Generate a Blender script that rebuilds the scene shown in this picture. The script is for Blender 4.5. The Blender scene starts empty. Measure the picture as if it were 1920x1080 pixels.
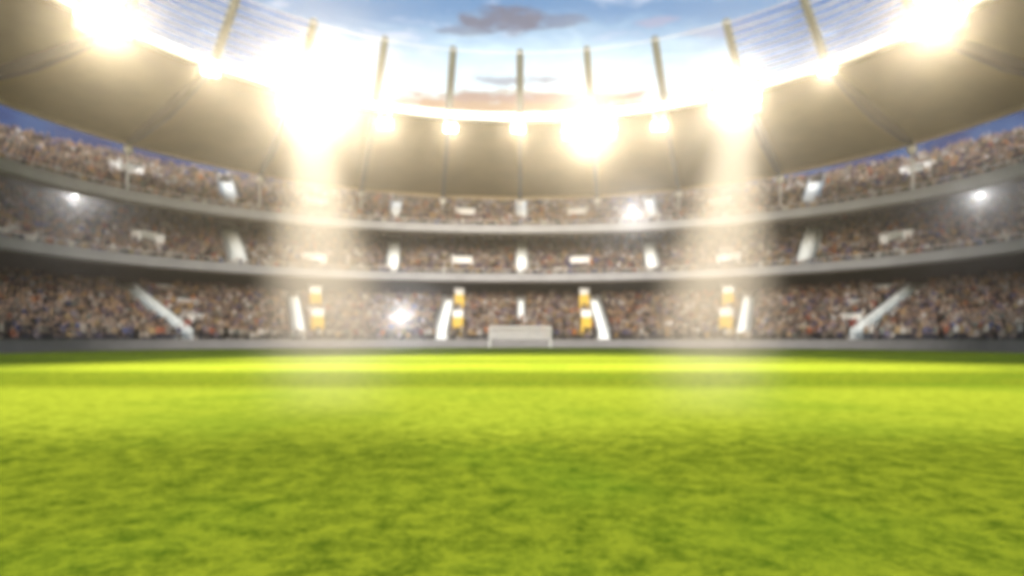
import bpy, bmesh, math, random
import numpy as np
from math import radians as R, sin, cos, pi, sqrt
from mathutils import Vector, Matrix
random.seed(7); rng = np.random.default_rng(11)
S = bpy.context.scene
C = S.collection

# ------------------------------------------------------------------ camera, sky, sun, exposure
F, CX, HY = 1144.0, 975.0, 637.0            # focal length / vanishing point of the photograph in its own pixels
EYE = 1.0
cam_d = bpy.data.cameras.new('camera'); cam = bpy.data.objects.new('camera', cam_d); C.objects.link(cam)
cam.location = (0, 0, EYE); cam.rotation_euler = (R(90), 0, 0)
cam_d.lens = 36 * F / 1920; cam_d.sensor_width = 36
cam_d.shift_x = -(CX - 960) / 1920; cam_d.shift_y = (HY - 540) / 1920
cam_d.clip_start = 0.05; cam_d.clip_end = 3000
cam_d.dof.use_dof = True; cam_d.dof.focus_distance = 0.45; cam_d.dof.aperture_fstop = 5.8; cam_d.dof.aperture_blades = 0
S.camera = cam
S.view_settings.view_transform = 'Standard'; S.view_settings.look = 'None'
S.view_settings.exposure = 0.55; S.view_settings.gamma = 1
S.cycles.use_denoising = True
S.cycles.max_bounces = 6; S.cycles.diffuse_bounces = 3; S.cycles.glossy_bounces = 2; S.cycles.transparent_max_bounces = 16
S.cycles.volume_bounces = 0; S.cycles.sample_clamp_indirect = 6; S.cycles.sample_clamp_direct = 0
S.cycles.filter_width = 3.8
S.cycles.caustics_reflective = False; S.cycles.caustics_refractive = False

SUN_EL, SUN_AZ = 8.0, 180.0                # azimuth from +Y, positive to the right
W = bpy.data.worlds.new('World'); S.world = W; W.use_nodes = True

class N:
    """small node-tree writer"""
    def __init__(s, nt): s.nt = nt; nt.nodes.clear()
    def a(s, t, **k):
        n = s.nt.nodes.new(t)
        for q, v in k.items(): setattr(n, q, v)
        return n
    def set(s, n, i, v):
        if hasattr(v, 'is_linked') or isinstance(v, bpy.types.NodeSocket): s.nt.links.new(v, n.inputs[i])
        elif v is not None: n.inputs[i].default_value = v
    def m(s, op, a, b=None, c=None, clamp=False):
        n = s.a('ShaderNodeMath', operation=op, use_clamp=clamp); s.set(n, 0, a)
        if b is not None: s.set(n, 1, b)
        if c is not None: s.set(n, 2, c)
        return n.outputs[0]
    def mix(s, f, a, b, mode='MIX'):
        n = s.a('ShaderNodeMix', data_type='RGBA', blend_type=mode); s.set(n, 0, f)
        s.set(n, 6, a if not isinstance(a, tuple) else (*a[:3], 1)); s.set(n, 7, b if not isinstance(b, tuple) else (*b[:3], 1))
        return n.outputs[2]
    def noise(s, vec, scale, detail=4, rough=.55, dist=0):
        n = s.a('ShaderNodeTexNoise'); s.set(n, 'Vector', vec); n.inputs['Scale'].default_value = scale
        n.inputs['Detail'].default_value = detail; n.inputs['Roughness'].default_value = rough
        n.inputs['Distortion'].default_value = dist
        return n.outputs[0]
    def ramp(s, v, lo, hi):
        n = s.a('ShaderNodeMapRange', interpolation_type='SMOOTHSTEP'); s.set(n, 0, v)
        n.inputs[1].default_value = lo; n.inputs[2].default_value = hi
        return n.outputs[0]

def build_world():
    g = N(W.node_tree)
    sky = g.a('ShaderNodeTexSky', sky_type='NISHITA', sun_disc=False)
    sky.sun_elevation = R(SUN_EL); sky.sun_rotation = R(SUN_AZ)
    sky.air_density = 1.2; sky.dust_density = .4; sky.ozone_density = 3.0
    tc = g.a('ShaderNodeTexCoord'); sp = g.a('ShaderNodeSeparateXYZ'); g.nt.links.new(tc.outputs['Generated'], sp.inputs[0])
    x, y, z = sp.outputs
    az = g.m('ARCTAN2', x, y); el = g.m('ARCSINE', z)
    cv = g.a('ShaderNodeCombineXYZ'); g.set(cv, 0, az); g.set(cv, 1, g.m('MULTIPLY', el, 3.2))
    n1 = g.noise(cv.outputs[0], 7.0, 7, .6, .3); n2 = g.noise(cv.outputs[0], 19.0, 5, .6)
    wob = g.m('MULTIPLY', g.m('SUBTRACT', n2, .5), 3.4)
    col = g.mix(1.0, sky.outputs[0], (1.0, 1.04, 1.13), 'MULTIPLY')
    # thin bright veil of high cloud over the part of the sky ahead
    d0 = g.m('ADD', g.m('POWER', g.m('DIVIDE', g.m('ADD', az, .0), .42), 2.0), g.m('POWER', g.m('DIVIDE', g.m('SUBTRACT', el, .34), .13), 2.0))
    veil = g.ramp(g.m('ADD', d0, g.m('MULTIPLY', g.m('SUBTRACT', n1, .5), 1.6)), 1.5, 0.1)
    col = g.mix(g.m('MULTIPLY', veil, .92), col, (4.5, 5.8, 6.5))
    # scattered small white clouds
    wc = g.ramp(n1, .50, .66)
    col = g.mix(g.m('MULTIPLY', wc, .5), col, (5.2, 5.5, 6.2))
    def blob(col, U, V, ra, re, c, amt, lo=1.1, hi=.2):
        a0 = math.atan(U); e0 = math.atan(V * cos(a0))
        d = g.m('ADD', g.m('POWER', g.m('DIVIDE', g.m('SUBTRACT', az, a0), ra), 2.0), g.m('POWER', g.m('DIVIDE', g.m('SUBTRACT', el, e0), re), 2.0))
        d = g.m('ADD', d, wob)
        return g.mix(g.m('MULTIPLY', g.ramp(d, lo, hi), amt), col, c)
    pur = (1.0, 1.05, 1.5)
    col = blob(col, -.020, .522, .075, .020, pur, .95)
    col = blob(col, -.085, .508, .050, .010, pur, .6)
    col = blob(col, .060, .522, .060, .010, pur, .6)
    col = blob(col, -.010, .425, .080, .008, (1.7, 1.9, 2.5), .85)
    col = blob(col, .230, .522, .040, .008, (2.2, 2.2, 3.1), .6)
    col = blob(col, .34, .51, .07, .010, (1.8, 2.0, 3.0), .6)
    col = blob(col, .0, .382, .26, .020, (2.3, 1.35, .80), .95, 1.5, .3)
    col = blob(col, .03, .395, .22, .008, (1.9, 1.3, 1.3), .75, 1.2, .2)
    bg = g.a('ShaderNodeBackground'); g.set(bg, 0, col); bg.inputs[1].default_value = 0.13
    o = g.a('ShaderNodeOutputWorld'); g.nt.links.new(bg.outputs[0], o.inputs[0])
build_world()

sd = bpy.data.lights.new('sun', 'SUN'); sd.energy = 3.7; sd.angle = R(24); sd.color = (1, .92, .83)
so = bpy.data.objects.new('sun', sd); C.objects.link(so)
so.rotation_euler = Vector((sin(R(SUN_AZ)) * cos(R(SUN_EL)), cos(R(SUN_AZ)) * cos(R(SUN_EL)), sin(R(SUN_EL)))).to_track_quat('Z', 'Y').to_euler()

# ------------------------------------------------------------------ materials
def mat(name, col, rough=.7, metal=0, var=.12, scale=2.0, bump=0, emit=0, ecol=None, spec=.4):
    m = bpy.data.materials.new(name); m.use_nodes = True; g = N(m.node_tree)
    b = g.a('ShaderNodeBsdfPrincipled'); o = g.a('ShaderNodeOutputMaterial'); g.nt.links.new(b.outputs[0], o.inputs[0])
    tc = g.a('ShaderNodeTexCoord')
    n = g.noise(tc.outputs['Object'], scale, 5)
    lo = tuple(c * (1 - var) for c in col); hi = tuple(min(1, c * (1 + var)) for c in col)
    g.set(b, 'Base Color', g.mix(g.ramp(n, .3, .7), lo, hi))
    b.inputs['Roughness'].default_value = rough; b.inputs['Metallic'].default_value = metal
    b.inputs['Specular IOR Level'].default_value = spec
    if bump:
        bp = g.a('ShaderNodeBump'); bp.inputs['Strength'].default_value = bump; g.set(bp, 'Height', g.noise(tc.outputs['Object'], scale * 8, 3))
        g.nt.links.new(bp.outputs[0], b.inputs['Normal'])
    if emit:
        b.inputs['Emission Color'].default_value = (*(ecol or col), 1); b.inputs['Emission Strength'].default_value = emit
        m.cycles.emission_sampling = 'NONE'
    return m
M = {}
M['concrete'] = mat('concrete', (.26, .24, .22), .85, bump=.1)
M['shaded_concrete'] = mat('shaded_concrete', (.045, .034, .026), .9)  # concrete under the balconies, shade of the overhang darkened into its colour
M['wall_grey'] = mat('wall_grey', (.21, .205, .205), .8, var=.06, scale=.6)
M['fascia'] = mat('fascia', (.29, .29, .30), .55, var=.08, scale=.5)
M['stair'] = mat('stair', (.78, .82, .82), .6, var=.05)
M['white'] = mat('white_paint', (.82, .82, .80), .5, var=.04)
M['yellow'] = mat('yellow_panel', (.62, .40, .02), .5, var=.1)
M['red'] = mat('red_panel', (.20, .05, .035), .6, var=.1)
M['black'] = mat('dark_opening', (.04, .035, .03), .9)
M['rib'] = mat('rib_steel', (.03, .024, .018), .6)
M['mast'] = mat('mast_steel', (.15, .16, .13), .5, var=.06)
M['membrane_edge'] = mat('membrane_edge', (.55, .42, .24), .7, var=.05)
M['joint'] = mat('joint_steel', (.85, .85, .83), .4, var=.03)
M['rim'] = mat('led_strip', (.95, .92, .85), .4, emit=1.2, ecol=(1, .97, .88), var=.02)
M['rim_frame'] = mat('rim_frame', (.7, .7, .68), .4, var=.04)
M['purlin'] = mat('purlin_steel', (.72, .74, .76), .4, var=.05)
M['housing'] = mat('lamp_housing', (.2, .2, .2), .5)
M['lens'] = mat('lamp_lens', (1, 1, 1), .3, emit=8, ecol=(1, .93, .78), var=.0)
M['flash'] = mat('flash_lens', (1, 1, 1), .3, emit=1.8, ecol=(1, .98, .95), var=.0)
M['net'] = mat('net_cord', (.95, .95, .94), .7, var=.03)
M['skin'] = mat('skin', (.50, .32, .22), .6, var=.12)
M['hair'] = mat('hair', (.045, .03, .02), .7)
M['trousers'] = mat('trousers', (.05, .055, .08), .8)
def membrane_mat():
    m = bpy.data.materials.new('roof_membrane'); m.use_nodes = True; g = N(m.node_tree)
    tc = g.a('ShaderNodeTexCoord'); n = g.noise(tc.outputs['Object'], .25, 4)
    col = g.mix(g.ramp(n, .3, .7), (.165, .100, .014), (.205, .130, .022))
    b = g.a('ShaderNodeBsdfPrincipled'); g.set(b, 'Base Color', col); b.inputs['Roughness'].default_value = .75
    t = g.a('ShaderNodeBsdfTranslucent'); g.set(t, 'Color', col)
    mx = g.a('ShaderNodeMixShader'); mx.inputs[0].default_value = .22
    g.nt.links.new(b.outputs[0], mx.inputs[1]); g.nt.links.new(t.outputs[0], mx.inputs[2])
    o = g.a('ShaderNodeOutputMaterial'); g.nt.links.new(mx.outputs[0], o.inputs[0])
    return m
M['membrane'] = membrane_mat()
def glass_mat():
    m = bpy.data.materials.new('roof_glass'); m.use_nodes = True; g = N(m.node_tree)
    t = g.a('ShaderNodeBsdfTransparent'); t.inputs[0].default_value = (.70, .80, .93, 1)
    gl = g.a('ShaderNodeBsdfGlossy'); gl.inputs['Roughness'].default_value = .15; gl.inputs[0].default_value = (.8, .85, .9, 1)
    lw = g.a('ShaderNodeLayerWeight'); lw.inputs[0].default_value = .25
    mx = g.a('ShaderNodeMixShader'); g.set(mx, 0, g.m('MULTIPLY', lw.outputs[0], .05))
    g.nt.links.new(t.outputs[0], mx.inputs[1]); g.nt.links.new(gl.outputs[0], mx.inputs[2])
    o = g.a('ShaderNodeOutputMaterial'); g.nt.links.new(mx.outputs[0], o.inputs[0])
    return m
M['glass'] = glass_mat()
def blue_mat():
    m = bpy.data.materials.new('blue_glass'); m.use_nodes = True; g = N(m.node_tree)
    ge = g.a('ShaderNodeNewGeometry'); n = g.noise(ge.outputs['Position'], .16, 2)
    t = g.a('ShaderNodeBsdfTransparent'); g.set(t, 0, g.mix(g.ramp(n, .4, .6), (.17, .27, .48), (.36, .44, .60)))
    gl = g.a('ShaderNodeBsdfGlossy'); gl.inputs['Roughness'].default_value = .2
    mx = g.a('ShaderNodeMixShader'); mx.inputs[0].default_value = .04
    g.nt.links.new(t.outputs[0], mx.inputs[1]); g.nt.links.new(gl.outputs[0], mx.inputs[2])
    o = g.a('ShaderNodeOutputMaterial'); g.nt.links.new(mx.outputs[0], o.inputs[0])
    return m
M['blue_glass'] = blue_mat()
def attr_mat(name, attr=None):
    m = bpy.data.materials.new(name); m.use_nodes = True; g = N(m.node_tree)
    b = g.a('ShaderNodeBsdfPrincipled'); b.inputs['Roughness'].default_value = .8; b.inputs['Specular IOR Level'].default_value = .2
    if attr:
        a = g.a('ShaderNodeAttribute', attribute_name=attr); c = a.outputs[0]
    else: c = g.a('ShaderNodeObjectInfo').outputs['Color']
    tc = g.a('ShaderNodeTexCoord'); n = g.noise(tc.outputs['Object'], 6, 3)
    g.set(b, 'Base Color', g.mix(1.0, c, g.mix(n, (.75, .75, .75), (1.1, 1.1, 1.1)), 'MULTIPLY'))
    o = g.a('ShaderNodeOutputMaterial'); g.nt.links.new(b.outputs[0], o.inputs[0])
    return m
M['crowd'] = attr_mat('crowd_clothes', 'col')
M['shirt'] = attr_mat('shirt_cloth')
def turf_mat(name, blades=False):
    m = bpy.data.materials.new(name); m.use_nodes = True; g = N(m.node_tree)
    ge = g.a('ShaderNodeNewGeometry'); P = ge.outputs['Position']
    sp = g.a('ShaderNodeSeparateXYZ'); g.nt.links.new(P, sp.inputs[0]); y = sp.outputs[1]
    big = g.noise(P, .35, 3); mid = g.noise(P, 5.0, 5, .7, .3); fine = g.noise(P, 22, 5, .8)
    # mown stripes across the pitch, each about 5.5 m, edges a little uneven
    yy = g.m('ADD', y, g.m('MULTIPLY', g.m('SUBTRACT', mid, .5), 1.6))
    fade = g.ramp(y, 34, 24)
    st = g.m('ADD', g.m('MULTIPLY', g.m('MULTIPLY', g.m('SINE', g.m('MULTIPLY', g.m('SUBTRACT', yy, 6.2), pi / 6.2)), 1.2), fade), .5, clamp=True)
    v = g.m('ADD', g.m('MULTIPLY', mid, .55), g.m('MULTIPLY', fine, .45))
    dark = g.mix(g.ramp(v, .37, .61), (.062, .110, .009), (.205, .280, .022))
    lite = g.mix(g.ramp(v, .34, .64), (.175, .265, .020), (.345, .450, .042))
    col = g.mix(st, dark, lite)
    col = g.mix(g.m('MULTIPLY', g.ramp(big, .45, .7), .35), col, (.08, .20, .014))
    b = g.a('ShaderNodeBsdfPrincipled'); b.inputs['Roughness'].default_value = .9; b.inputs['Specular IOR Level'].default_value = .0
    if blades:
        oi = g.noise(P, 60, 2); col = g.mix(1.0, col, g.mix(oi, (.75, .78, .7), (1.25, 1.22, 1.2)), 'MULTIPLY')
    else:
        bp = g.a('ShaderNodeBump'); bp.inputs['Strength'].default_value = .8; bp.inputs['Distance'].default_value = .06
        g.set(bp, 'Height', v); g.nt.links.new(bp.outputs[0], b.inputs['Normal'])
    g.set(b, 'Base Color', col)
    o = g.a('ShaderNodeOutputMaterial'); g.nt.links.new(b.outputs[0], o.inputs[0])
    return m
M['turf'] = turf_mat('turf'); M['blades'] = turf_mat('grass_blades', True)

# ------------------------------------------------------------------ helpers
def tag(o, label=None, cat=None, group=None, kind=None):
    if label: o['label'] = label
    if cat: o['category'] = cat
    if group: o['group'] = group
    if kind: o['kind'] = kind
    return o
def empty(name, loc=(0, 0, 0)):
    o = bpy.data.objects.new(name, None); o.empty_display_size = .5; o.location = loc; C.objects.link(o); return o
class MB:
    def __init__(s): s.v = []; s.f = []
    def add(s, vs, fs):
        k = len(s.v); s.v += [tuple(v) for v in vs]; s.f += [tuple(i + k for i in f) for f in fs]
    def box(s, c, ax, ay, az):
        """box about centre c with half-axis vectors"""
        c, ax, ay, az = map(Vector, (c, ax, ay, az))
        s.add([c + i * ax + j * ay + k * az for i in (-1, 1) for j in (-1, 1) for k in (-1, 1)],
              [(0, 1, 3, 2), (4, 6, 7, 5), (0, 4, 5, 1), (2, 3, 7, 6), (0, 2, 6, 4), (1, 5, 7, 3)])
    def tube(s, pts, r, n=8, cap=True):
        pts = [Vector(p) for p in pts]; rr = r if isinstance(r, (list, tuple)) else [r] * len(pts)
        k = len(s.v); up = Vector((0, 0, 1))
        for i, p in enumerate(pts):
            t = (pts[min(i + 1, len(pts) - 1)] - pts[max(i - 1, 0)]).normalized()
            a = t.cross(up);  a = t.cross(Vector((1, 0, 0))) if a.length < .05 else a
            a.normalize(); b = t.cross(a)
            for j in range(n):
                q = 2 * pi * j / n; s.v.append(tuple(p + a * cos(q) * rr[i] + b * sin(q) * rr[i]))
        for i in range(len(pts) - 1):
            for j in range(n):
                s.f.append((k + i * n + j, k + i * n + (j + 1) % n, k + (i + 1) * n + (j + 1) % n, k + (i + 1) * n + j))
        if cap: s.f.append(tuple(k + j for j in range(n))[::-1]); s.f.append(tuple(k + (len(pts) - 1) * n + j for j in range(n)))
    def build(s, name, m, parent=None, smooth=False, loc=None):
        me = bpy.data.meshes.new(name)
        vs = s.v
        if loc is not None: vs = [(v[0] - loc[0], v[1] - loc[1], v[2] - loc[2]) for v in vs]
        me.from_pydata(vs, [], s.f); me.update()
        bm = bmesh.new(); bm.from_mesh(me); bmesh.ops.recalc_face_normals(bm, faces=bm.faces); bm.to_mesh(me); bm.free()
        me.materials.append(m)
        if smooth: me.polygons.foreach_set('use_smooth', [True] * len(me.polygons))
        o = bpy.data.objects.new(name, me); C.objects.link(o)
        if parent: o.parent = parent
        if loc is not None and not parent: o.location = loc
        return o

# plan of the bowl: half ellipse ahead, straight sides running back past the camera; s = metres outward
CB, AB, BB = 50.4, 37.7, 25.6
def P(u, s):
    if abs(u) <= 90: return Vector(((AB + s) * sin(R(u)), CB + (BB + s) * cos(R(u)), 0))
    return Vector((math.copysign(AB + s, u), CB - (abs(u) - 90) * .8, 0))
def OUT(u):
    if abs(u) <= 90: v = Vector((sin(R(u)) / AB, cos(R(u)) / BB, 0)); return v.normalized()
    return Vector((math.copysign(1, u), 0, 0))
UE = 172.0
US = [i * 2.0 for i in range(-45, 46)]; US = [-UE, -150, -130, -110] + US + [110, 130, 150, UE]
def hit(t, s):
    lo, hi = -135.0, 135.0
    for _ in range(50):
        m = (lo + hi) / 2; p = P(m, s)
        if math.atan2(p.x, p.y) < math.atan(t): lo = m
        else: hi = m
    return (lo + hi) / 2
def sweep(mb, prof, closed=True, us=US, PF=P):
    n = len(prof); k = len(mb.v)
    for u in us:
        for s, h in prof:
            p = PF(u, s); mb.v.append((p.x, p.y, h))
    for i in range(len(us) - 1):
        for j in range(n if closed else n - 1):
            a, b = k + i * n + j, k + i * n + (j + 1) % n
            mb.f.append((a, b, b + n, a + n))
    if closed:
        mb.f.append(tuple(k + j for j in range(n))); mb.f.append(tuple(k + (len(us) - 1) * n + j for j in range(n))[::-1])

# ------------------------------------------------------------------ ground, pitch
g_ = MB(); g_.add([(-260, -200, 0), (260, -200, 0), (260, 320, 0), (-260, 320, 0)], [(0, 1, 2, 3)])
tag(g_.build('ground', M['concrete']), kind='structure', label='grey ground under and around the stadium')
mb = MB(); rim = [P(u, -1.2) for u in US]
vs = [(p.x, p.y, .03) for p in rim]; mb.add(vs, [tuple(range(len(vs)))])
tag(mb.build('pitch', M['turf']), kind='structure', label='bright green mown football pitch with cross stripes')
mb = MB(); sweep(mb, [(-1.2, .06), (0, .06)], closed=False)
tag(mb.build('track', M['wall_grey']), kind='structure', label='narrow grey path between the pitch and the boundary wall')
# grass near the camera: real blades
def grass():
    n = 90000
    r = 1.6 + 15 * rng.random(n) ** 1.35; th = (rng.random(n) - .5) * 2.1
    x = r * np.sin(th); y = r * np.cos(th)
    hgt = (.028 + .035 * rng.random(n)) * (1 + .05 * r); w = (.0035 + .003 * rng.random(n)) * (1 + .16 * r); a = rng.random(n) * 2 * pi
    lean = .6 * hgt; b = rng.random(n) * 2 * pi
    v = np.zeros((n, 3, 3))
    v[:, 0, 0] = x - w * np.cos(a); v[:, 0, 1] = y - w * np.sin(a); v[:, 0, 2] = .03
    v[:, 1, 0] = x + w * np.cos(a); v[:, 1, 1] = y + w * np.sin(a); v[:, 1, 2] = .03
    v[:, 2, 0] = x + lean * np.cos(b); v[:, 2, 1] = y + lean * np.sin(b); v[:, 2, 2] = .03 + hgt
    me = bpy.data.meshes.new('grass'); me.vertices.add(3 * n); me.vertices.foreach_set('co', v.reshape(-1))
    me.loops.add(3 * n); me.loops.foreach_set('vertex_index', np.arange(3 * n))
    me.polygons.add(n); me.polygons.foreach_set('loop_start', np.arange(0, 3 * n, 3)); me.polygons.foreach_set('loop_total', np.full(n, 3))
    me.update(calc_edges=True); me.materials.append(M['blades'])
    o = bpy.data.objects.new('grass', me); C.objects.link(o)
    tag(o, 'short green grass blades of the pitch in the foreground', 'grass', kind='stuff')
# (blades left out: the turf is mown short and reads as one sheet)

# ------------------------------------------------------------------ boundary wall
def seg(us, a, b): return [u for u in us if a <= u <= b]
mb = MB(); sweep(mb, [(0, 0), (0, .95), (-.06, .95), (-.06, 1.02), (.30, 1.02), (.30, .95), (.24, .95), (.24, 0)])
tag(mb.build('boundary_wall', M['wall_grey']), 'low grey wall running round the pitch in front of the lower stand', 'wall')

# ------------------------------------------------------------------ grandstand with three tiers
TIERS = {1: dict(s0=.6, h0=.75, rows=22, dr=.8, dh=.285),
         2: dict(s0=8.5, h0=9.3, rows=15, dr=.8, dh=.475),
         3: dict(s0=7.2, h0=15.7, rows=15, dr=.8, dh=.462)}
def th(t, s):
    T = TIERS[t]; k = (s - T['s0']) / T['dr']; return T['h0'] + T['dh'] * k
stand = tag(empty('grandstand', (0, CB + BB + 10, 0)), 'three tiered stadium grandstand curving round the pitch, with pale balcony fronts', 'grandstand')
def part(o, parent=None, label=None):
    parent = parent or stand
    bpy.context.view_layer.update() if False else None
    o.parent = parent; o.matrix_parent_inverse = Matrix.Translation(-Vector(parent.location))
    if label: o['label'] = label
    return o
def tier_profile(t, under):
    T = TIERS[t]; pr = []
    for k in range(T['rows']):
        s = T['s0'] + k * T['dr']; h = T['h0'] + k * T['dh']
        pr += [(s, h), (s + T['dr'], h)]
    s, h = pr[-1]
    pr += [(s, h + 1.0), (s + .25, h + 1.0)] + under(s + .25, h)
    return pr
mb = MB(); sweep(mb, tier_profile(1, lambda s, h: [(s, 0), (TIERS[1]['s0'], 0)])); part(mb.build('lower_tier', M['concrete']))
mb = MB(); sweep(mb, tier_profile(2, lambda s, h: [(s, h - 1.2), (TIERS[2]['s0'] + .2, 8.95)])); part(mb.build('middle_tier', M['concrete']))
mb = MB(); sweep(mb, tier_profile(3, lambda s, h: [(s, h - 1.2), (TIERS[3]['s0'] + .2, 15.2)])); part(mb.build('upper_tier', M['concrete']))
# back walls behind the concourses, overhang shade put into their colour
mb = MB(); sweep(mb, [(18.7, 6), (19.0, 6), (19.0, 14.2), (18.7, 14.2)]); part(mb.build('back_wall', M['shaded_concrete']))
mb = MB(); sweep(mb, [(21.0, 14), (21.3, 14), (21.3, 23), (21.0, 23)]); part(mb.build('back_wall', M['shaded_concrete']))
mb = MB(); sweep(mb, [(19.45, 22.3), (19.50, 22.3), (19.50, 27.5), (19.45, 27.5)]); part(mb.build('tint_screen', M['blue_glass']), label='blue tinted screen added behind the top row to deepen the sky')  # tinted sheet added to deepen the blue of the sky gap
# balcony fronts: a sloped pale band with a rail-height lip
def front(s0, h0, hh, name, lab):
    mb = MB(); sweep(mb, [(s0 + .25, h0), (s0, h0 + .12), (s0 - .08, h0 + hh - .16), (s0 - .2, h0 + hh - .14), (s0 - .2, h0 + hh), (s0 + .22, h0 + hh), (s0 + .22, h0 + hh - .3), (s0 + .5, h0 + .02)])
    return part(mb.build(name, M['fascia']), label=lab)
f1 = front(8.0, 8.98, 1.12, 'balcony_front', 'pale grey front of the middle tier')
f2 = front(6.5, 15.4, 1.1, 'balcony_front', 'pale front of the upper tier')
for f, s, h in ((f1, 8.2, 10.2), (f2, 6.7, 16.6)):
    mb = MB(); mb.tube([P(u, s) + Vector((0, 0, h + .45)) for u in US], .035, 5)
    for u in range(-100, 101, 2):
        p = P(u, s); mb.tube([p + Vector((0, 0, h - .02)), p + Vector((0, 0, h + .45))], .025, 4)
    o = mb.build('handrail', M['rim_frame']); o.parent = f; o.matrix_parent_inverse = Matrix.Identity(4)
# soffit slabs between the balcony fronts and the tiers behind
mb = MB(); sweep(mb, [(8.5, 8.75), (19, 12.9), (19, 13.1), (8.5, 8.93)]); part(mb.build('soffit', M['shaded_concrete']))
mb = MB(); sweep(mb, [(7.0, 15.05), (20, 21.0), (20, 21.2), (7.0, 15.2)]); part(mb.build('soffit', M['shaded_concrete']))

# ------------------------------------------------------------------ stairways, entrances
def on_tier(t, px, py):
    tt = (px - CX) / F; best = None; T = TIERS[t]
    for i in range(0, 121):
        s = T['s0'] + .2 + i * (T['rows'] * T['dr'] - .3) / 120
        u = hit(tt, s); p = P(u, s); h = th(t, s); yy = HY - (h - EYE) / p.y * F
        d = abs(yy - py)
        if best is None or d < best[0]: best = (d, u, s, h, p)
    return best[1:]
STAIRS = []
def stair(t, x0, y0, x1, y1, w=1.5, label=None):
    u0, s0, h0, p0 = on_tier(t, x0, y0); u1, s1, h1, p1 = on_tier(t, x1, y1)
    T = TIERS[t]
    n = max(6, int(round((s1 - s0) / T['dr'] * 2)))
    d = (p1 - p0); side = Vector((d.y, -d.x, 0)).normalized() * w / 2
    mb = MB(); z = Vector((0, 0, 1))
    for i in range(n):
        a = p0 + d * (i / n); b = p0 + d * ((i + 1) / n); h = h0 + (h1 - h0) * (i + 1) / n + .12
        hb = h0 + (h1 - h0) * i / n - .3
        mb.box((a + b) / 2 + z * (h + hb) / 2, (b - a) / 2, side, z * (h - hb) / 2 * .999)
    o = part(mb.build('stairway', M['stair']), label=label)
    for sg in (-1, 1):
        wb = MB()
        e0, e1 = p0 + side * sg * 1.08, p1 + side * sg * 1.08
        q0, q1 = e0 + z * (h0 + .25), e1 + z * (h1 + .25)
        wb.add([e for q in (q0, q1) for e in (q - side * .07 - z * .6, q + side * .07 - z * .6, q + side * .07 + z * .6, q - side * .07 + z * .6)],
               [(0, 1, 2, 3), (4, 7, 6, 5), (0, 4, 5, 1), (1, 5, 6, 2), (2, 6, 7, 3), (3, 7, 4, 0)])
        k = wb.build('parapet', M['stair']); k.parent = o
    STAIRS.append((t, p0, p1, w / 2 + .5))
LS = [(1, 344, 632, 236, 528, 1.7), (1, 561, 632, 549, 552, 1.3), (1, 826, 634, 843, 552, 1.3), (1, 1133, 634, 1112, 552, 1.3), (1, 1394, 632, 1405, 552, 1.3),
      (1, 1612, 632, 1722, 528, 1.7), (1, 977, 604, 977, 552, .8),
      (2, -8, 395, -60, 380, 1.8), (2, 446, 492, 428, 434, 1.8), (2, 736, 506, 740, 456, 1.5), (2, 978, 510, 978, 456, 1.4), (2, 1223, 506, 1216, 456, 1.5), (2, 1512, 492, 1528, 432, 1.8),
      (3, 432, 382, 420, 345, 1.6), (3, 741, 408, 744, 382, 1.3), (3, 978, 414, 977, 380, 1.3), (3, 1222, 408, 1216, 378, 1.3), (3, 1520, 384, 1532, 345, 1.6)]
for a in LS: stair(*a)
BOXES = []
def hatch(t, px, py, w=2.2, hh=.9, kind='hatch'):
    u, s, h, p = on_tier(t, px, py); out = P(u, s + .5) - P(u, s - .5); out.normalize(); tan = Vector((-out.y, out.x, 0)); z = Vector((0, 0, 1))
    e = empty('entrance', p + z * h)
    e.parent = stand; e.matrix_parent_inverse = Matrix.Translation(-Vector(stand.location))
    def sub(mb, name, m):
        o = mb.build(name, m); o.parent = e; o.matrix_parent_inverse = Matrix.Translation(-(p + z * h)); return o
    c = p + z * h
    if kind == 'hatch':           # white parapet box round a dark stair opening
        mb = MB(); mb.box(c + out * .6 + z * (hh / 2 + .25), tan * w / 2, out * .12, z * hh / 2)
        for sg in (-1, 1): mb.box(c + tan * sg * (w / 2 + .08) - out * .3 + z * (hh / 2 + .1), tan * .08, out * 1.0, z * hh / 2)
        mb.box(c + out * .35 + z * (hh + .32), tan * (w / 2 + .3), out * .5, z * .07)
        sub(mb, 'parapet', M['white'])
        mb = MB(); mb.box(c + out * .40 + z * .25, tan * w * .45, out * .06, z * .35); sub(mb, 'doorway', M['black'])
        BOXES.append((t, p, w / 2 + .45, 1.2))
    else:                          # white topped booth with a yellow front
        mb = MB(); mb.box(c + z * 2.75, tan * w / 2, out * .5, z * .40); mb.box(c + z * 3.21 , tan * (w / 2 + .12), out * .62, z * .055); sub(mb, 'canopy', M['white'])
        mb = MB(); mb.box(c + z * 1.17, tan * (w / 2 + .04), out * .45, z * 1.17); sub(mb, 'panel', M['yellow'])
        mb = MB(); mb.box(c - out * .47 + z * .55, tan * w * .2, out * .03, z * .5); sub(mb, 'doorway', M['black'])
        BOXES.append((t, p, w / 2 + .3, 1.1))
    return e
for px, py in ((275, 458), (588, 496), (866, 500), (1088, 500), (1368, 496), (1683, 458)): hatch(2, px, py, 2.4, 1.1)
for px, py in ((235, 330), (590, 390), (872, 408), (1083, 408), (1352, 390), (1722, 330)): hatch(3, px, py, 2.4, 1.0)
for px, py in ((591, 583), (595, 629), (861, 583), (858, 629), (1096, 583), (1100, 629), (1366, 583), (1362, 629)): hatch(1, px, py, 1.3, 1, 'booth')
for px, py in ((305, 552), (352, 580), (366, 608), (1655, 552), (1604, 580), (1594, 608)): hatch(1, px, py, 1.7, .8)
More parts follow.
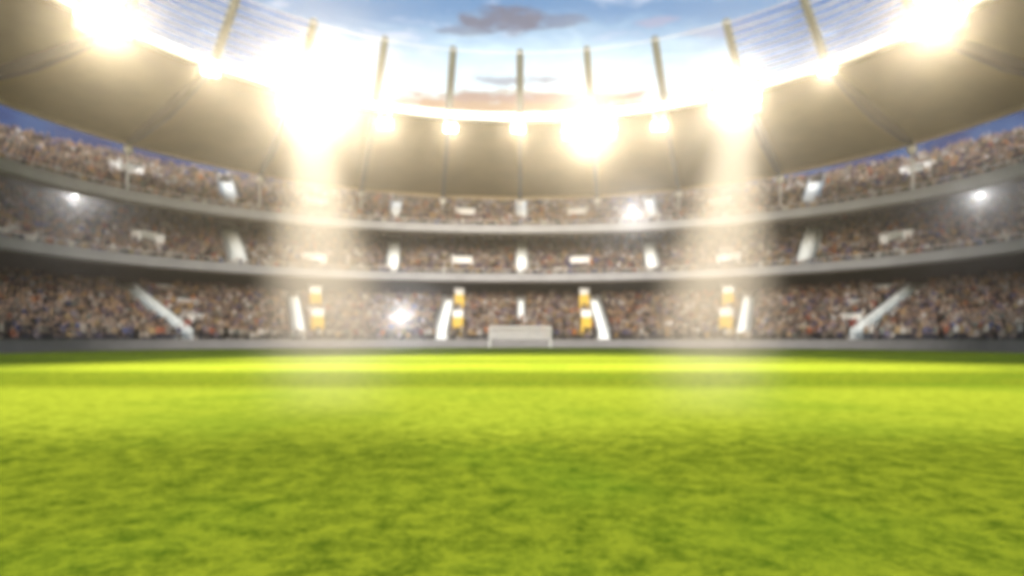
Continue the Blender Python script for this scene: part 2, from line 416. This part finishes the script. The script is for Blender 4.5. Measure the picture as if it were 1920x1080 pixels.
# red guard panels beside the two long corner stairways
for px, py in ((316, 585), (352, 622), (1636, 585), (1600, 622)):
    u, s, h, p = on_tier(1, px, py); mb = MB(); out = OUT(u); tan = Vector((-out.y, out.x, 0))
    mb.box(p + Vector((0, 0, h + .9)), tan * .35, out * .08, (0, 0, .45)); part(mb.build('guard_panel', M['red'])); BOXES.append((1, p, .8, .6))

# ------------------------------------------------------------------ roof
def PI(th_, r=1.0):   # inner rim
    return Vector((33.3 * sin(R(th_)), 32.5 + 32.5 * cos(R(th_)), 0))
H_IN = 24.4
def ring(z0, ratio, H): return lambda a: Vector((ratio * z0 * sin(R(a)), z0 / 2 + z0 / 2 * cos(R(a)), H))
INN = ring(65, .513, 24.4); OUTR = ring(88.5, .515, 21.25); TOP = ring(53, .52, 25.9)
IA = [13.0 * i for i in range(0, 10)]
OA = [0, 14, 28.4, 45, 64, 84, 103, 121, 138, 152]
TA = [12.0 * i for i in range(0, 10)]
roof = tag(empty('stadium_roof', (0, 88.5, 21.5)), 'ring roof of tan membrane on dark radial beams with a glazed inner ring', 'roof')
def rpart(mb, name, m, smooth=False, parent=None, label=None):
    o = mb.build(name, m, smooth=smooth); pr = parent or roof
    o.parent = pr
    if pr is roof: o.matrix_parent_inverse = Matrix.Translation(-Vector(roof.location))
    else: o.matrix_parent_inverse = Matrix.Identity(4)
    if label: o['label'] = label
    return o
def lin(A, x):
    sg = 1 if x >= 0 else -1; x = abs(x); i = min(int(x), len(A) - 2); return sg * (A[i] + (A[i + 1] - A[i]) * (x - i))
NB = 9; SUB = 6
mb = MB(); rows = 9
ks = [i / SUB for i in range(-NB * SUB, NB * SUB + 1)]
for k in ks:
    fr = abs(k) % 1; bul = sin(pi * fr)
    a, b = INN(lin(IA, k)), OUTR(lin(OA, k))
    for j in range(rows):
        q = j / (rows - 1); p = a.lerp(b, q); p.z += .9 * bul * sin(pi * q) + .35; mb.v.append(tuple(p))
nt = len(mb.v)
for i in range(len(ks) - 1):
    for j in range(rows - 1):
        a = i * rows + j; mb.f.append((a, a + 1, a + rows + 1, a + rows))
rpart(mb, 'membrane', M['membrane'], True)
# rims
RU = [k for k in ks]
mb = MB()
for half, dz, rad in ((0, 0, 0),): pass
def ring_box(f, A, w, h, dz, dx=0):
    mb = MB(); n = 4; pts = []
    for k in RU:
        p = f(lin(A, k)); c = Vector((0, f(0).y / 2 if False else p.y * 0 + f(90).y, p.z)); o_ = (p - c); o_.z = 0; o_.normalize()
        for (i, j) in ((-1, -1), (1, -1), (1, 1), (-1, 1)): mb.v.append(tuple(p + o_ * (i * w / 2 + dx) + Vector((0, 0, j * h / 2 + dz))))
    for i in range(len(RU) - 1):
        for j in range(4): a, b = i * 4 + j, i * 4 + (j + 1) % 4; mb.f.append((a, b, b + 4, a + 4))
    mb.f.append((0, 1, 2, 3)); e = (len(RU) - 1) * 4; mb.f.append((e + 3, e + 2, e + 1, e))
    return mb
rpart(ring_box(INN, IA, .7, .8, .2), 'inner_rim', M['rim_frame'])
rpart(ring_box(INN, IA, .16, .62, .2, -.46), 'led_strip', M['rim'])
rpart(ring_box(OUTR, OA, .35, .34, .25), 'outer_rim', M['membrane_edge'])
rpart(ring_box(TOP, TA, .07, .06, 0), 'glazing_rim', M['purlin'])
for i in range(-8, 9):
    sg = 1 if i >= 0 else -1
    a, b = INN(lin(IA, i)), OUTR(lin(OA, i)); c = TOP(lin(TA, i))
    mb = MB(); dz = Vector((0, 0, 1)); d = (b - a).normalized(); sd_ = d.cross(dz).normalized()
    mb.add([a + sd_ * x * .26 + dz * z for z in (-.15, .3) for x in (-1, 1)] + [a.lerp(b, .5) + sd_ * x * .3 + dz * z for z in (-.75, .3) for x in (-1, 1)] + [b + sd_ * x * .26 + dz * z for z in (-.15, .3) for x in (-1, 1)],
           [(0, 1, 3, 2), (8, 10, 11, 9), (0, 4, 5, 1), (4, 8, 9, 5), (2, 3, 7, 6), (6, 7, 11, 10), (0, 2, 6, 4), (4, 6, 10, 8), (1, 5, 7, 3), (5, 9, 11, 7)])
    rpart(mb, 'roof_beam', M['rib'])
    mb = MB(); mb.tube([a + dz * .7 , a.lerp(c, .5) + dz * .35, c + dz * .1], [.38, .36, .31], 10); rpart(mb, 'mast', M['mast'], True)
    mb = MB(); n = 6
    for q in range(n + 1):
        r_ = .5 * sin(pi * (q + .35) / (n + .7)); z_ = .5 * -cos(pi * (q + .35) / (n + .7))
        for w in range(10): mb.v.append(tuple(b - dz * .45 - d * .15 + Vector((r_ * cos(2 * pi * w / 10), r_ * sin(2 * pi * w / 10), z_))))
    for q in range(n):
        for w in range(10): mb.f.append((q * 10 + w, q * 10 + (w + 1) % 10, (q + 1) * 10 + (w + 1) % 10, (q + 1) * 10 + w))
    mb.f.append(tuple(range(10))[::-1]); mb.f.append(tuple(n * 10 + w for w in range(10)))
    rpart(mb, 'joint', M['joint'], True)
    # post from the joint back down to the upper tier
    if b.y > CB:
        lo, hi = -5.0, 30.0
        for _ in range(40):
            m_ = (lo + hi) / 2
            if (b.x / (AB + m_)) ** 2 + ((b.y - CB) / (BB + m_)) ** 2 > 1: lo = m_
            else: hi = m_
    else: lo = abs(b.x) - AB
    mb = MB(); mb.tube([b + dz * -.6, Vector((b.x, b.y, min(b.z - 1, th(3, lo) - .3)))], .10, 6)
    rpart(mb, 'post', M['rim_frame'])
# glazed inner ring: one pane per bay, purlins running along the ring
for i in range(-8, 8):
    if abs(i + .5) < 2.6: continue      # the far bays are open to the sky
    mb = MB(); k0, k1 = i, i + 1; n = 4
    for q in range(n + 1):
        k = k0 + (k1 - k0) * q / n
        a, c = INN(lin(IA, k)), TOP(lin(TA, k))
        for z in (.62, .66): mb.v += [tuple(a + Vector((0, 0, z))), tuple(c + Vector((0, 0, z - .55)))]
    for q in range(n):
        e = q * 4; mb.f += [(e, e + 1, e + 5, e + 4), (e + 2, e + 6, e + 7, e + 3), (e, e + 4, e + 6, e + 2), (e + 1, e + 3, e + 7, e + 5)]
    mb.f += [(0, 2, 3, 1), (n * 4, n * 4 + 1, n * 4 + 3, n * 4 + 2)]
    gl = rpart(mb, 'glass_pane', M['glass'])
    if abs(i + .5) > 2.6:
        pm = MB()
        for r in range(1, 9):
            pts = []
            for q in range(5):
                k = k0 + (k1 - k0) * q / 4; a, c = INN(lin(IA, k)), TOP(lin(TA, k)); pts.append(a.lerp(c, r / 9) + Vector((0, 0, .50 - .5 * r / 9)))
            pm.tube(pts, .075, 5)
        o = pm.build('purlin', M['purlin']); o.parent = gl

# ------------------------------------------------------------------ floodlights
def floodlight(px, py, w, h, nx, ny, label, power, cone=52, aim=None, group=None, cfac=1.0, size=.5):
    tt = (px - CX) / F
    lo, hi = -117.0, 117.0
    for _ in range(50):
        m = (lo + hi) / 2; p = INN(m)
        if math.atan2(p.x, p.y) < math.atan(tt): lo = m
        else: hi = m
    p = INN((lo + hi) / 2); p = p * ((p.y - 1.3) / p.y); z = EYE + (HY - py) / F * p.y
    c = Vector((p.x, p.y, z)); tgt = Vector((0, 15, 0)) if aim is None else Vector(aim)
    fwd = (Vector((0, 6, 1)) - c).normalized(); rt = fwd.cross(Vector((0, 0, 1))).normalized(); up = rt.cross(fwd)
    e = tag(empty('floodlight', c), label, 'floodlight', group)
    mb = MB(); mb.box(-fwd * .22, rt * (w / 2 + .12), up * (h / 2 + .12), fwd * .1)
    fr = Vector((0, 0, -1))
    o = mb.build('housing', M['housing']); o.parent = e
    top = Vector((0, 0, (INN(0).z - z)))
    for sg in (-.4, .4):
        mb = MB(); mb.tube([rt * w * sg - fwd * .3, rt * w * sg - fwd * 1.0 + Vector((0, 0, max(-.2, top.z)))], .08, 6)
        o = mb.build('bracket', M['rim_frame']); o.parent = e
    dw, dh = w / nx, h / ny
    for i in range(nx):
        for j in range(ny):
            if nx > 3 and ((i + .5 - nx / 2) / (nx / 2)) ** 2 + ((j + .5 - ny / 2) / (ny / 2)) ** 2 > 1.12: continue
            mb = MB(); q = rt * (-w / 2 + dw * (i + .5)) + up * (-h / 2 + dh * (j + .5)); r = min(dw, dh) * .47
            mb.v = [tuple(q + rt * r * cos(2 * pi * a / 12) + up * r * sin(2 * pi * a / 12) + fwd * zz) for zz in (-.11, .0) for a in range(12)]
            mb.v += [tuple(q + rt * r * .6 * cos(2 * pi * a / 12) + up * r * .6 * sin(2 * pi * a / 12) + fwd * .07) for a in range(12)]
            mb.f = [(L * 12 + a, L * 12 + (a + 1) % 12, (L + 1) * 12 + (a + 1) % 12, (L + 1) * 12 + a) for L in (0, 1) for a in range(12)] + [tuple(range(24, 36)), tuple(range(12))[::-1]]
            o = mb.build('lamp', M['lens']); o.parent = e
    if power:
        ld = bpy.data.lights.new('flood_lamp', 'SPOT'); ld.energy = power; ld.color = (1, .79, .49); ld.spot_size = R(cone); ld.spot_blend = .9; ld.shadow_soft_size = size
        lo_ = bpy.data.objects.new('flood_lamp', ld); C.objects.link(lo_); lo_.parent = e
        lo_.location = fwd * .5
        lo_.rotation_euler = (tgt - c).to_track_quat('-Z', 'Y').to_euler()
    return c
def beam(c, aim, power, cone, col=(.86, .93, 1)):
    ld = bpy.data.lights.new('beam_lamp', 'SPOT'); ld.energy = power; ld.color = col; ld.spot_size = R(cone); ld.spot_blend = .6; ld.shadow_soft_size = .3
    o = bpy.data.objects.new('beam_lamp', ld); C.objects.link(o); o.location = c
    o.rotation_euler = (Vector(aim) - Vector(c)).to_track_quat('-Z', 'Y').to_euler()
K = 1.0
FL = 4.2e4
fA = floodlight(195, 38, 3.4, 1.9, 6, 3, 'large floodlight bank at the far left of the roof rim', FL * 1.0 * K)
fB = floodlight(590, 180, 6.4, 4.2, 8, 5, 'biggest glaring floodlight bank, left of centre on the roof rim', FL * 3.0 * K)
fC = floodlight(1105, 243, 5.4, 2.0, 8, 3, 'wide floodlight bank right of centre, low on the far roof rim', FL * 1.5 * K)
fD = floodlight(1378, 185, 4.4, 2.6, 7, 4, 'floodlight bank on the right part of the far roof rim', FL * 1.1 * K)
fE = floodlight(1757, 35, 3.4, 1.9, 6, 3, 'large floodlight bank at the far right of the roof rim', FL * 1.0 * K)
for px, py, lab in ((395, 132, 'small floodlight at the foot of the thick left mast'), (1550, 130, 'small floodlight at the foot of the thick right mast'),
                    (722, 232, 'small floodlight on the far rim beside the biggest bank'), (845, 240, 'small floodlight below the mast left of the middle one'),
                    (972, 241, 'small floodlight on the rim under the middle mast'), (1236, 236, 'small floodlight on the rim between the two right banks')):
    floodlight(px, py, 1.3, .8, 3, 2, lab, FL * .26 * K, group='small floodlights at the rim nodes')
beam(fB + Vector((0, -1, -1)), (-2.0, 7.0, 0), FL * .25, 8)
beam(fD + Vector((0, -1, -1)), (1.9, 7.0, 0), FL * .25, 8)
# small glaring lamps in the stands
def flash(px, py, t, lab, r=.28):
    u, s, h, p = on_tier(t, px, py + 16); out = OUT(u); z = Vector((0, 0, 1)); c = p + z * (h + 1.9)
    e = tag(empty('spotlight', p + z * h), lab, 'lamp', 'small glaring lamps among the spectators')
    mb = MB(); mb.tube([Vector((0, 0, 0)), z * 1.6], .05, 6); mb.box(z * 1.9 + out * .1, Vector((-out.y, out.x, 0)) * r * 1.3, out * .12, z * r); o = mb.build('stand', M['housing']); o.parent = e
    mb = MB(); tan = Vector((-out.y, out.x, 0))
    mb.v = [tuple(z * 1.9 - out * d + tan * r * k * 1.2 * cos(2 * pi * a / 12) + z * r * k * .9 * sin(2 * pi * a / 12)) for d, k in ((.03, 1), (.10, 1), (.15, .6)) for a in range(12)]
    mb.f = [(L * 12 + a, L * 12 + (a + 1) % 12, (L + 1) * 12 + (a + 1) % 12, (L + 1) * 12 + a) for L in (0, 1) for a in range(12)] + [tuple(range(24, 36)), tuple(range(12))[::-1]]
    o = mb.build('lens', M['flash']); o.parent = e
    ld = bpy.data.lights.new('lamp_light', 'SPOT'); ld.energy = 8000 * r / .34; ld.spot_size = R(46); ld.spot_blend = 1; ld.color = (1, .97, .93); ld.shadow_soft_size = .1
    lo_ = bpy.data.objects.new('lamp_light', ld); C.objects.link(lo_); lo_.parent = e; lo_.location = z * 1.9 - out * .35
    lo_.rotation_euler = (Vector((0, 4, 1)) - p - z * (h + 1.9)).to_track_quat('-Z', 'Y').to_euler()
    BOXES.append((t, p, .5, .5))
flash(140, 382, 2, 'white glaring lamp among middle tier spectators at the far left', .24)
flash(1840, 382, 2, 'white glaring lamp among middle tier spectators at the far right', .24)
flash(752, 606, 1, 'big white glaring lamp in the lower tier left of the goal', .42)
flash(1188, 410, 3, 'white glaring lamp at the front of the upper tier right of centre', .36)

# ------------------------------------------------------------------ goal
GY = 1144 * 7.32 / 112
goal = tag(empty('goal', (0, GY, .03)), 'white football goal with net standing at the far end of the pitch', 'goal')
def gp(mb, name, m=M['white']): o = mb.build(name, m); o.parent = goal; return o
for sg in (-1, 1):
    mb = MB(); mb.tube([(sg * 3.72, 0, 0), (sg * 3.72, 0, 2.5)], .09, 10); gp(mb, 'post')
    mb = MB(); mb.tube([(sg * 3.72, 0, 2.45), (sg * 3.72, .9, 2.4), (sg * 3.72, 1.9, .05), (sg * 3.72, 0, .05)], .04, 6); gp(mb, 'stanchion')
mb = MB(); mb.tube([(-3.81, 0, 2.5), (3.81, 0, 2.5)], .09, 10); gp(mb, 'crossbar')
mb = MB(); mb.tube([(-3.72, 1.9, .07), (3.72, 1.9, .07)], .08, 6); gp(mb, 'ground_bar')
mb = MB()
def cord(a, b, r=.030): mb.tube([a, b], r, 3, cap=False)
n = 46
for i in range(n + 1):
    x = -3.72 + 7.44 * i / n; cord((x, .9, 2.42), (x, 1.9, .1)); cord((x, 0, 2.46), (x, .9, 2.42))
for j in range(17):
    q = j / 16; cord((-3.72, .9 + q, 2.42 - 2.32 * q), (3.72, .9 + q, 2.42 - 2.32 * q))
for j in range(5): cord((-3.72, .18 * j, 2.46), (3.72, .18 * j, 2.46))
for sg in (-1, 1):
    for j in range(9):
        y = .1 + .2 * j; top = 2.4 if y < .9 else 2.4 - 2.3 * (y - .9); cord((sg * 3.72, y, .05), (sg * 3.72, y, max(.1, top)))
    for j in range(16):
        z = .1 + .15 * j; cord((sg * 3.72, 0, z), (sg * 3.72, .9 + (2.4 - z) / 2.35, z))
gp(mb, 'net', M['net'])

# ------------------------------------------------------------------ spectators
PAL = [(.30, .26, .22), (.22, .19, .17), (.42, .38, .33), (.12, .10, .10), (.07, .06, .07), (.08, .08, .15), (.16, .15, .24), (.55, .52, .48), (.38, .28, .18),
       (.45, .32, .16), (.34, .12, .07), (.05, .045, .04), (.26, .22, .26), (.20, .22, .20), (.62, .60, .58), (.10, .13, .28), (.48, .20, .07), (.30, .25, .12)]
WT = np.array([10, 10, 9, 8, 7, 4, 4, 6, 6, 4, 2, 6, 5, 4, 4, 1.5, 1.2, 3.]); WT /= WT.sum()
def spots(t):
    T = TIERS[t]; res = []
    for k in range(T['rows']):
        s = T['s0'] + (k + .5) * T['dr']; h = T['h0'] + k * T['dh']
        u = -118.0; 
        while u < 118:
            p = P(u, s)
            step = .52 / max(.3, (P(u + .5, s) - p).length / .5)
            u += step * (1 + .15 * (random.random() - .5))
            if p.y < 26 or random.random() < .03: continue
            bad = False
            for (tt, a, b, w) in STAIRS:
                if tt != t: continue
                ab = b - a; q = max(0, min(1, (p - a).dot(ab) / ab.length_squared))
                if (a + ab * q - p).length < w: bad = True; break
            if not bad:
                for (tt, c, w, d) in BOXES:
                    if tt == t and (p - c).length < max(w, d): bad = True; break
            if bad: continue
            o = OUT(u); fac = math.atan2(-o.y, -o.x) + random.uniform(-.3, .3)
            res.append((p.x, p.y, h, fac))
    return res
def low_template(kind):
    """low-poly figure facing +X: vertices, quads, colour index per face (0 shirt, 1 trousers, 2 skin, 3 hair)"""
    V, Fc, K_ = [], [], []
    def loft(rings, n, ci, cap=True):
        k = len(V)
        for (cx, cy, cz, rx, ry) in rings:
            for j in range(n): q = 2 * pi * (j + .5) / n; V.append((cx + rx * cos(q), cy + ry * sin(q), cz))
        for i in range(len(rings) - 1):
            for j in range(n): Fc.append((k + i * n + j, k + i * n + (j + 1) % n, k + (i + 1) * n + (j + 1) % n, k + (i + 1) * n + j)); K_.append(ci)
        if cap and n == 4: Fc.append(tuple(k + (len(rings) - 1) * n + j for j in range(n))); K_.append(ci)
    z = 0 if kind != 1 else -.38
    if kind != 1:
        for sg in (-1, 1): loft([(0, sg * .09, 0, .06, .06), (0, sg * .10, .45, .075, .075), (0, sg * .09, .9, .1, .1)], 4, 1)
    else:
        for sg in (-1, 1): loft([(.45, sg * .1, .0, .055, .055), (.42, sg * .1, .48, .08, .08), (.05, sg * .1, .56, .1, .1)], 4, 1)
    loft([(0, 0, .86 + z, .12, .17), (0, 0, 1.1 + z, .11, .15), (0, 0, 1.36 + z, .13, .22), (0, 0, 1.46 + z, .07, .12)], 6, 0, False)
    loft([(0, 0, 1.44 + z, .055, .055), (.02, 0, 1.52 + z, .075, .07), (.02, 0, 1.62 + z, .10, .085), (0, 0, 1.70 + z, .09, .08)], 6, 2, False)
    loft([(-.02, 0, 1.60 + z, .105, .09), (-.01, 0, 1.70 + z, .095, .085), (-.01, 0, 1.76 + z, .03, .03)], 4, 3)
    for sg in (-1, 1):
        if kind == 2: loft([(0, sg * .21, 1.36 + z, .05, .05), (.08, sg * .30, 1.62 + z, .042, .042), (.12, sg * .24, 1.92 + z, .035, .035)], 4, 0)
        else: loft([(.0, sg * .22, 1.38 + z, .05, .05), (.04, sg * .27, 1.12 + z, .045, .045), (.24, sg * .20, .98 + z, .035, .035)], 4, 0)
    return np.array(V), np.array(Fc), np.array(K_)
TEMPL = [low_template(k) for k in (0, 1, 2)]
def crowd(lst, name, label):
    Vs, Fs, Cs = [], [], []; base = 0
    kinds = rng.choice(3, len(lst), p=[.5, .42, .08])
    arr = np.array(lst)
    for kd in range(3):
        V, Fc, K_ = TEMPL[kd]; sel = arr[kinds == kd]; n = len(sel)
        if not n: continue
        c, s_ = np.cos(sel[:, 3]), np.sin(sel[:, 3]); sc = rng.uniform(.92, 1.06, n)
        v = np.empty((n, len(V), 3))
        v[:, :, 0] = (V[None, :, 0] * c[:, None] - V[None, :, 1] * s_[:, None]) * sc[:, None] + sel[:, 0:1]
        v[:, :, 1] = (V[None, :, 0] * s_[:, None] + V[None, :, 1] * c[:, None]) * sc[:, None] + sel[:, 1:2]
        v[:, :, 2] = V[None, :, 2] * sc[:, None] + sel[:, 2:3]
        f = Fc[None] + (np.arange(n) * len(V))[:, None, None] + base; base += n * len(V)
        P_ = np.array(PAL); sh = P_[rng.choice(len(PAL), n, p=WT)] * rng.uniform(.8, 1.2, (n, 1)); tr = np.array([(.05, .055, .08), (.08, .07, .06), (.2, .18, .15), (.03, .03, .03)])[rng.integers(0, 4, n)]
        sk = np.array([(.52, .34, .24), (.42, .26, .17), (.6, .42, .32), (.2, .11, .07)])[rng.integers(0, 4, n)]; ha = np.array([(.04, .03, .02), (.12, .07, .03), (.02, .02, .02), (.35, .25, .12), (.3, .3, .3)])[rng.integers(0, 5, n)]
        cc = np.stack([sh, tr, sk, ha], 1)[:, K_, :]
        Vs.append(v.reshape(-1, 3)); Fs.append(f.reshape(-1, 4)); Cs.append(cc.reshape(-1, 3))
    V = np.concatenate(Vs); F_ = np.concatenate(Fs); Cc = np.concatenate(Cs); nf = len(F_)
    me = bpy.data.meshes.new(name); me.vertices.add(len(V)); me.vertices.foreach_set('co', V.reshape(-1))
    me.loops.add(nf * 4); me.loops.foreach_set('vertex_index', F_.reshape(-1).astype(np.int32))
    me.polygons.add(nf); me.polygons.foreach_set('loop_start', np.arange(0, nf * 4, 4)); me.polygons.foreach_set('loop_total', np.full(nf, 4))
    me.update(calc_edges=True)
    Cc = .95 * np.clip(Cc, 0, 1) ** 1.25
    at = me.attributes.new('col', 'FLOAT_COLOR', 'FACE'); at.data.foreach_set('color', np.concatenate([Cc, np.ones((nf, 1))], 1).astype(np.float32).reshape(-1))
    me.materials.append(M['crowd']); o = bpy.data.objects.new(name, me); C.objects.link(o)
    return tag(o, label, 'crowd', kind='stuff')
def in_view(p): return abs((CX + p[0] / p[1] * F) - 960) < 960 and p[1] > 1
L1, L2, L3 = spots(1), spots(2), spots(3)
print('SPECTATORS', len(L1), len(L2), len(L3))
cand = sorted([p for p in L1 if in_view(p)], key=lambda p: sqrt(p[0] ** 2 + p[1] ** 2))[:300]
cs = set(cand); L1 = [p for p in L1 if p not in cs]
crowd(L1, 'crowd', 'dense seated and standing crowd filling the lower tier behind the goal')
crowd(L2, 'crowd', 'dense crowd filling the middle tier between the two pale balcony fronts')
crowd(L3, 'crowd', 'dense crowd filling the upper tier just under the roof')
# the nearest three hundred as people of their own: skinned figures
def figure(pose):
    z = -.42 if pose == 'sit' else 0
    J = [((0, 0, .95 + z), .125, None), ((0, 0, 1.18 + z), .12, 0), ((-.01, 0, 1.38 + z), .135, 1), ((0, 0, 1.49 + z), .055, 2), ((.02, 0, 1.56 + z), .062, 3), ((.025, 0, 1.64 + z), .088, 4), ((.01, 0, 1.73 + z), .066, 5)]
    for sg in (-1, 1):
        b = len(J); J.append(((0, sg * .18, 1.40 + z), .06, 2))
        if pose == 'cheer': a = [((.03, sg * .30, 1.62), .045), ((.08, sg * .26, 1.88), .034), ((.09, sg * .24, 1.98), .04)]
        elif pose == 'sit': a = [((.05, sg * .23, 1.14 + z), .045), ((.28, sg * .16, 1.06 + z), .034), ((.37, sg * .12, 1.05 + z), .036)]
        else: a = [((.0, sg * .25, 1.12), .045), ((.12, sg * .22, .92), .034), ((.17, sg * .19, .85), .038)]
        for i, (p, r) in enumerate(a): J.append((p, r, b + i))
        b = len(J); J.append(((0, sg * .10, .88 + z), .095, 0))
        if pose == 'sit': a = [((.42, sg * .12, .50), .065), ((.44, sg * .12, .08), .045), ((.58, sg * .13, .04), .035)]
        else: a = [((.01, sg * .11, .48), .062), ((0, sg * .11, .08), .045), ((.14, sg * .12, .04), .035)]
        for i, (p, r) in enumerate(a): J.append((p, r, b + i))
    me = bpy.data.meshes.new('person'); me.from_pydata([j[0] for j in J], [(j[2], i) for i, j in enumerate(J) if j[2] is not None], []); me.update()
    o = bpy.data.objects.new('person_source', me); C.objects.link(o)
    o.modifiers.new('s', 'SKIN'); sv = me.skin_vertices[0].data
    for i, j in enumerate(J): sv[i].radius = (j[1], j[1] * (1.35 if i in (0, 1, 2) else 1))
    sv[0].use_root = True
    ss = o.modifiers.new('b', 'SUBSURF'); ss.levels = 1; ss.render_levels = 1
    dg = bpy.context.evaluated_depsgraph_get(); me2 = bpy.data.meshes.new_from_object(o.evaluated_get(dg)); me2.name = 'person'
    bpy.data.objects.remove(o)
    me2.materials.clear()
    for m in ('shirt', 'trousers', 'skin'): me2.materials.append(M[m])
    for p in me2.polygons:
        c = p.center; hip = .93 + z
        head = c.z > 1.49 + z and abs(c.y) < .14; hand = (pose == 'cheer' and c.z > 1.86) or (pose == 'sit' and c.x > .27 and c.z > .58) or (pose == 'stand' and abs(c.y) > .15 and c.z < .94 and c.z > .78)
        leg = c.z < hip and not (abs(c.y) > .17 and pose == 'stand' and c.z > .78) and not (pose == 'sit' and c.z > .6 and c.x > .12)
        p.material_index = 2 if head or hand else (1 if leg else 0); p.use_smooth = True
    hb = MB(); n = 8
    for a, (zz, rr, ox) in enumerate(((1.60, .088, -.035), (1.67, .102, -.015), (1.75, .086, 0), (1.80, .035, 0))):
        for j in range(n): q = 2 * pi * j / n; hb.v.append((ox + rr * cos(q), rr * .92 * sin(q), zz + z))
    for i in range(3):
        for j in range(n): hb.f.append((i * n + j, i * n + (j + 1) % n, (i + 1) * n + (j + 1) % n, (i + 1) * n + j))
    hb.f += [tuple(range(n))[::-1], tuple(3 * n + j for j in range(n))]
    h = hb.build('hair', M['hair'], smooth=True); hm = h.data; bpy.data.objects.remove(h)
    return me2, hm
FIG = {k: figure(k) for k in ('stand', 'sit', 'cheer')}
CN = {0: 'brown', 1: 'dark brown', 2: 'beige', 3: 'charcoal', 4: 'black', 5: 'navy blue', 6: 'dusty blue', 7: 'pale grey', 8: 'tan', 9: 'ochre', 10: 'rust red', 11: 'black', 12: 'mauve', 13: 'grey green', 14: 'off white', 15: 'blue', 16: 'orange', 17: 'olive'}
PN = {'stand': 'standing', 'sit': 'sitting', 'cheer': 'cheering, arms raised'}
for (x, y, h, fac) in cand:
    pose = random.choices(('stand', 'sit', 'cheer'), (.5, .42, .08))[0]; ci = int(rng.choice(len(PAL), p=WT))
    o = bpy.data.objects.new('person', FIG[pose][0]); C.objects.link(o); o.location = (x, y, h); o.rotation_euler = (0, 0, fac); o.scale = (1, 1, random.uniform(.94, 1.04))
    o.color = (*PAL[ci], 1)
    side = 'left' if x < 0 else 'right'
    tag(o, f'spectator in {CN[ci]} top {PN[pose]} in the lower tier at {side}', 'person', 'nearest spectators of the lower tier')
    c = bpy.data.objects.new('hair', FIG[pose][1]); C.objects.link(c); c.parent = o

# ------------------------------------------------------------------ haze added to the arena air so the lamps get halos
mb = MB(); mb.box((0, 45, 17.5), (95, 0, 0), (0, 100, 0), (0, 0, 18.5))
hz = mb.build('haze', M['white']); tag(hz, 'thin haze added to the stadium air for the lamp glow', 'haze', kind='stuff')
hm = bpy.data.materials.new('haze'); hm.use_nodes = True; g = N(hm.node_tree)
v = g.a('ShaderNodeVolumePrincipled'); v.inputs['Color'].default_value = (.95, .96, 1, 1); v.inputs['Density'].default_value = .0006; v.inputs['Anisotropy'].default_value = .91
o_ = g.a('ShaderNodeOutputMaterial'); g.nt.links.new(v.outputs[0], o_.inputs['Volume'])
hz.data.materials.clear(); hz.data.materials.append(hm)

# pale cone volumes added to shape the two light shafts
def beam_mist(a, b, r0, r1, label):
    a, b = Vector(a), Vector(b); L = (b - a).length
    mb = MB(); mb.tube([(0, 0, 0), (0, 0, L)], [r0, r1], 20)
    o = mb.build('beam_mist', M['white']); o.location = a; o.rotation_euler = (b - a).to_track_quat('Z', 'Y').to_euler()
    m = bpy.data.materials.new('beam_mist'); m.use_nodes = True; g = N(m.node_tree)
    tc = g.a('ShaderNodeTexCoord'); sp = g.a('ShaderNodeSeparateXYZ'); g.nt.links.new(tc.outputs['Object'], sp.inputs[0]); x, y, z = sp.outputs
    q = g.m('DIVIDE', z, L); rr = g.m('ADD', r0, g.m('MULTIPLY', q, r1 - r0))
    rad = g.m('DIVIDE', g.m('SQRT', g.m('ADD', g.m('MULTIPLY', x, x), g.m('MULTIPLY', y, y))), rr)
    d = g.m('MULTIPLY', g.ramp(rad, 1.0, .15), g.m('MULTIPLY', g.ramp(q, 1.0, .93), g.ramp(q, .04, .42)))
    n = g.noise(tc.outputs['Object'], .22, 3)
    d = g.m('MULTIPLY', g.m('MULTIPLY', d, g.m('ADD', .22, g.m('MULTIPLY', g.m('POWER', q, 4.0), 40.0))), g.m('DIVIDE', g.m('ADD', .4, n), rr))
    v = g.a('ShaderNodeVolumePrincipled'); v.inputs['Color'].default_value = (.96, .97, 1, 1); v.inputs['Anisotropy'].default_value = .3
    g.set(v, 'Density', g.m('MULTIPLY', d, .0042))
    oo = g.a('ShaderNodeOutputMaterial'); g.nt.links.new(v.outputs[0], oo.inputs['Volume'])
    o.data.materials.clear(); o.data.materials.append(m)
    tag(o, label, 'beam_mist', kind='stuff')
beam_mist(fB + Vector((0, -1.5, -1.5)), (-2.0, 6.5, .04), 1.6, 1.25, 'white misty beam falling from the biggest floodlight on the left')
beam_mist(fD + Vector((0, -1.5, -1.5)), (1.85, 6.3, .04), 1.8, 1.2, 'white misty beam falling from the right floodlight bank')
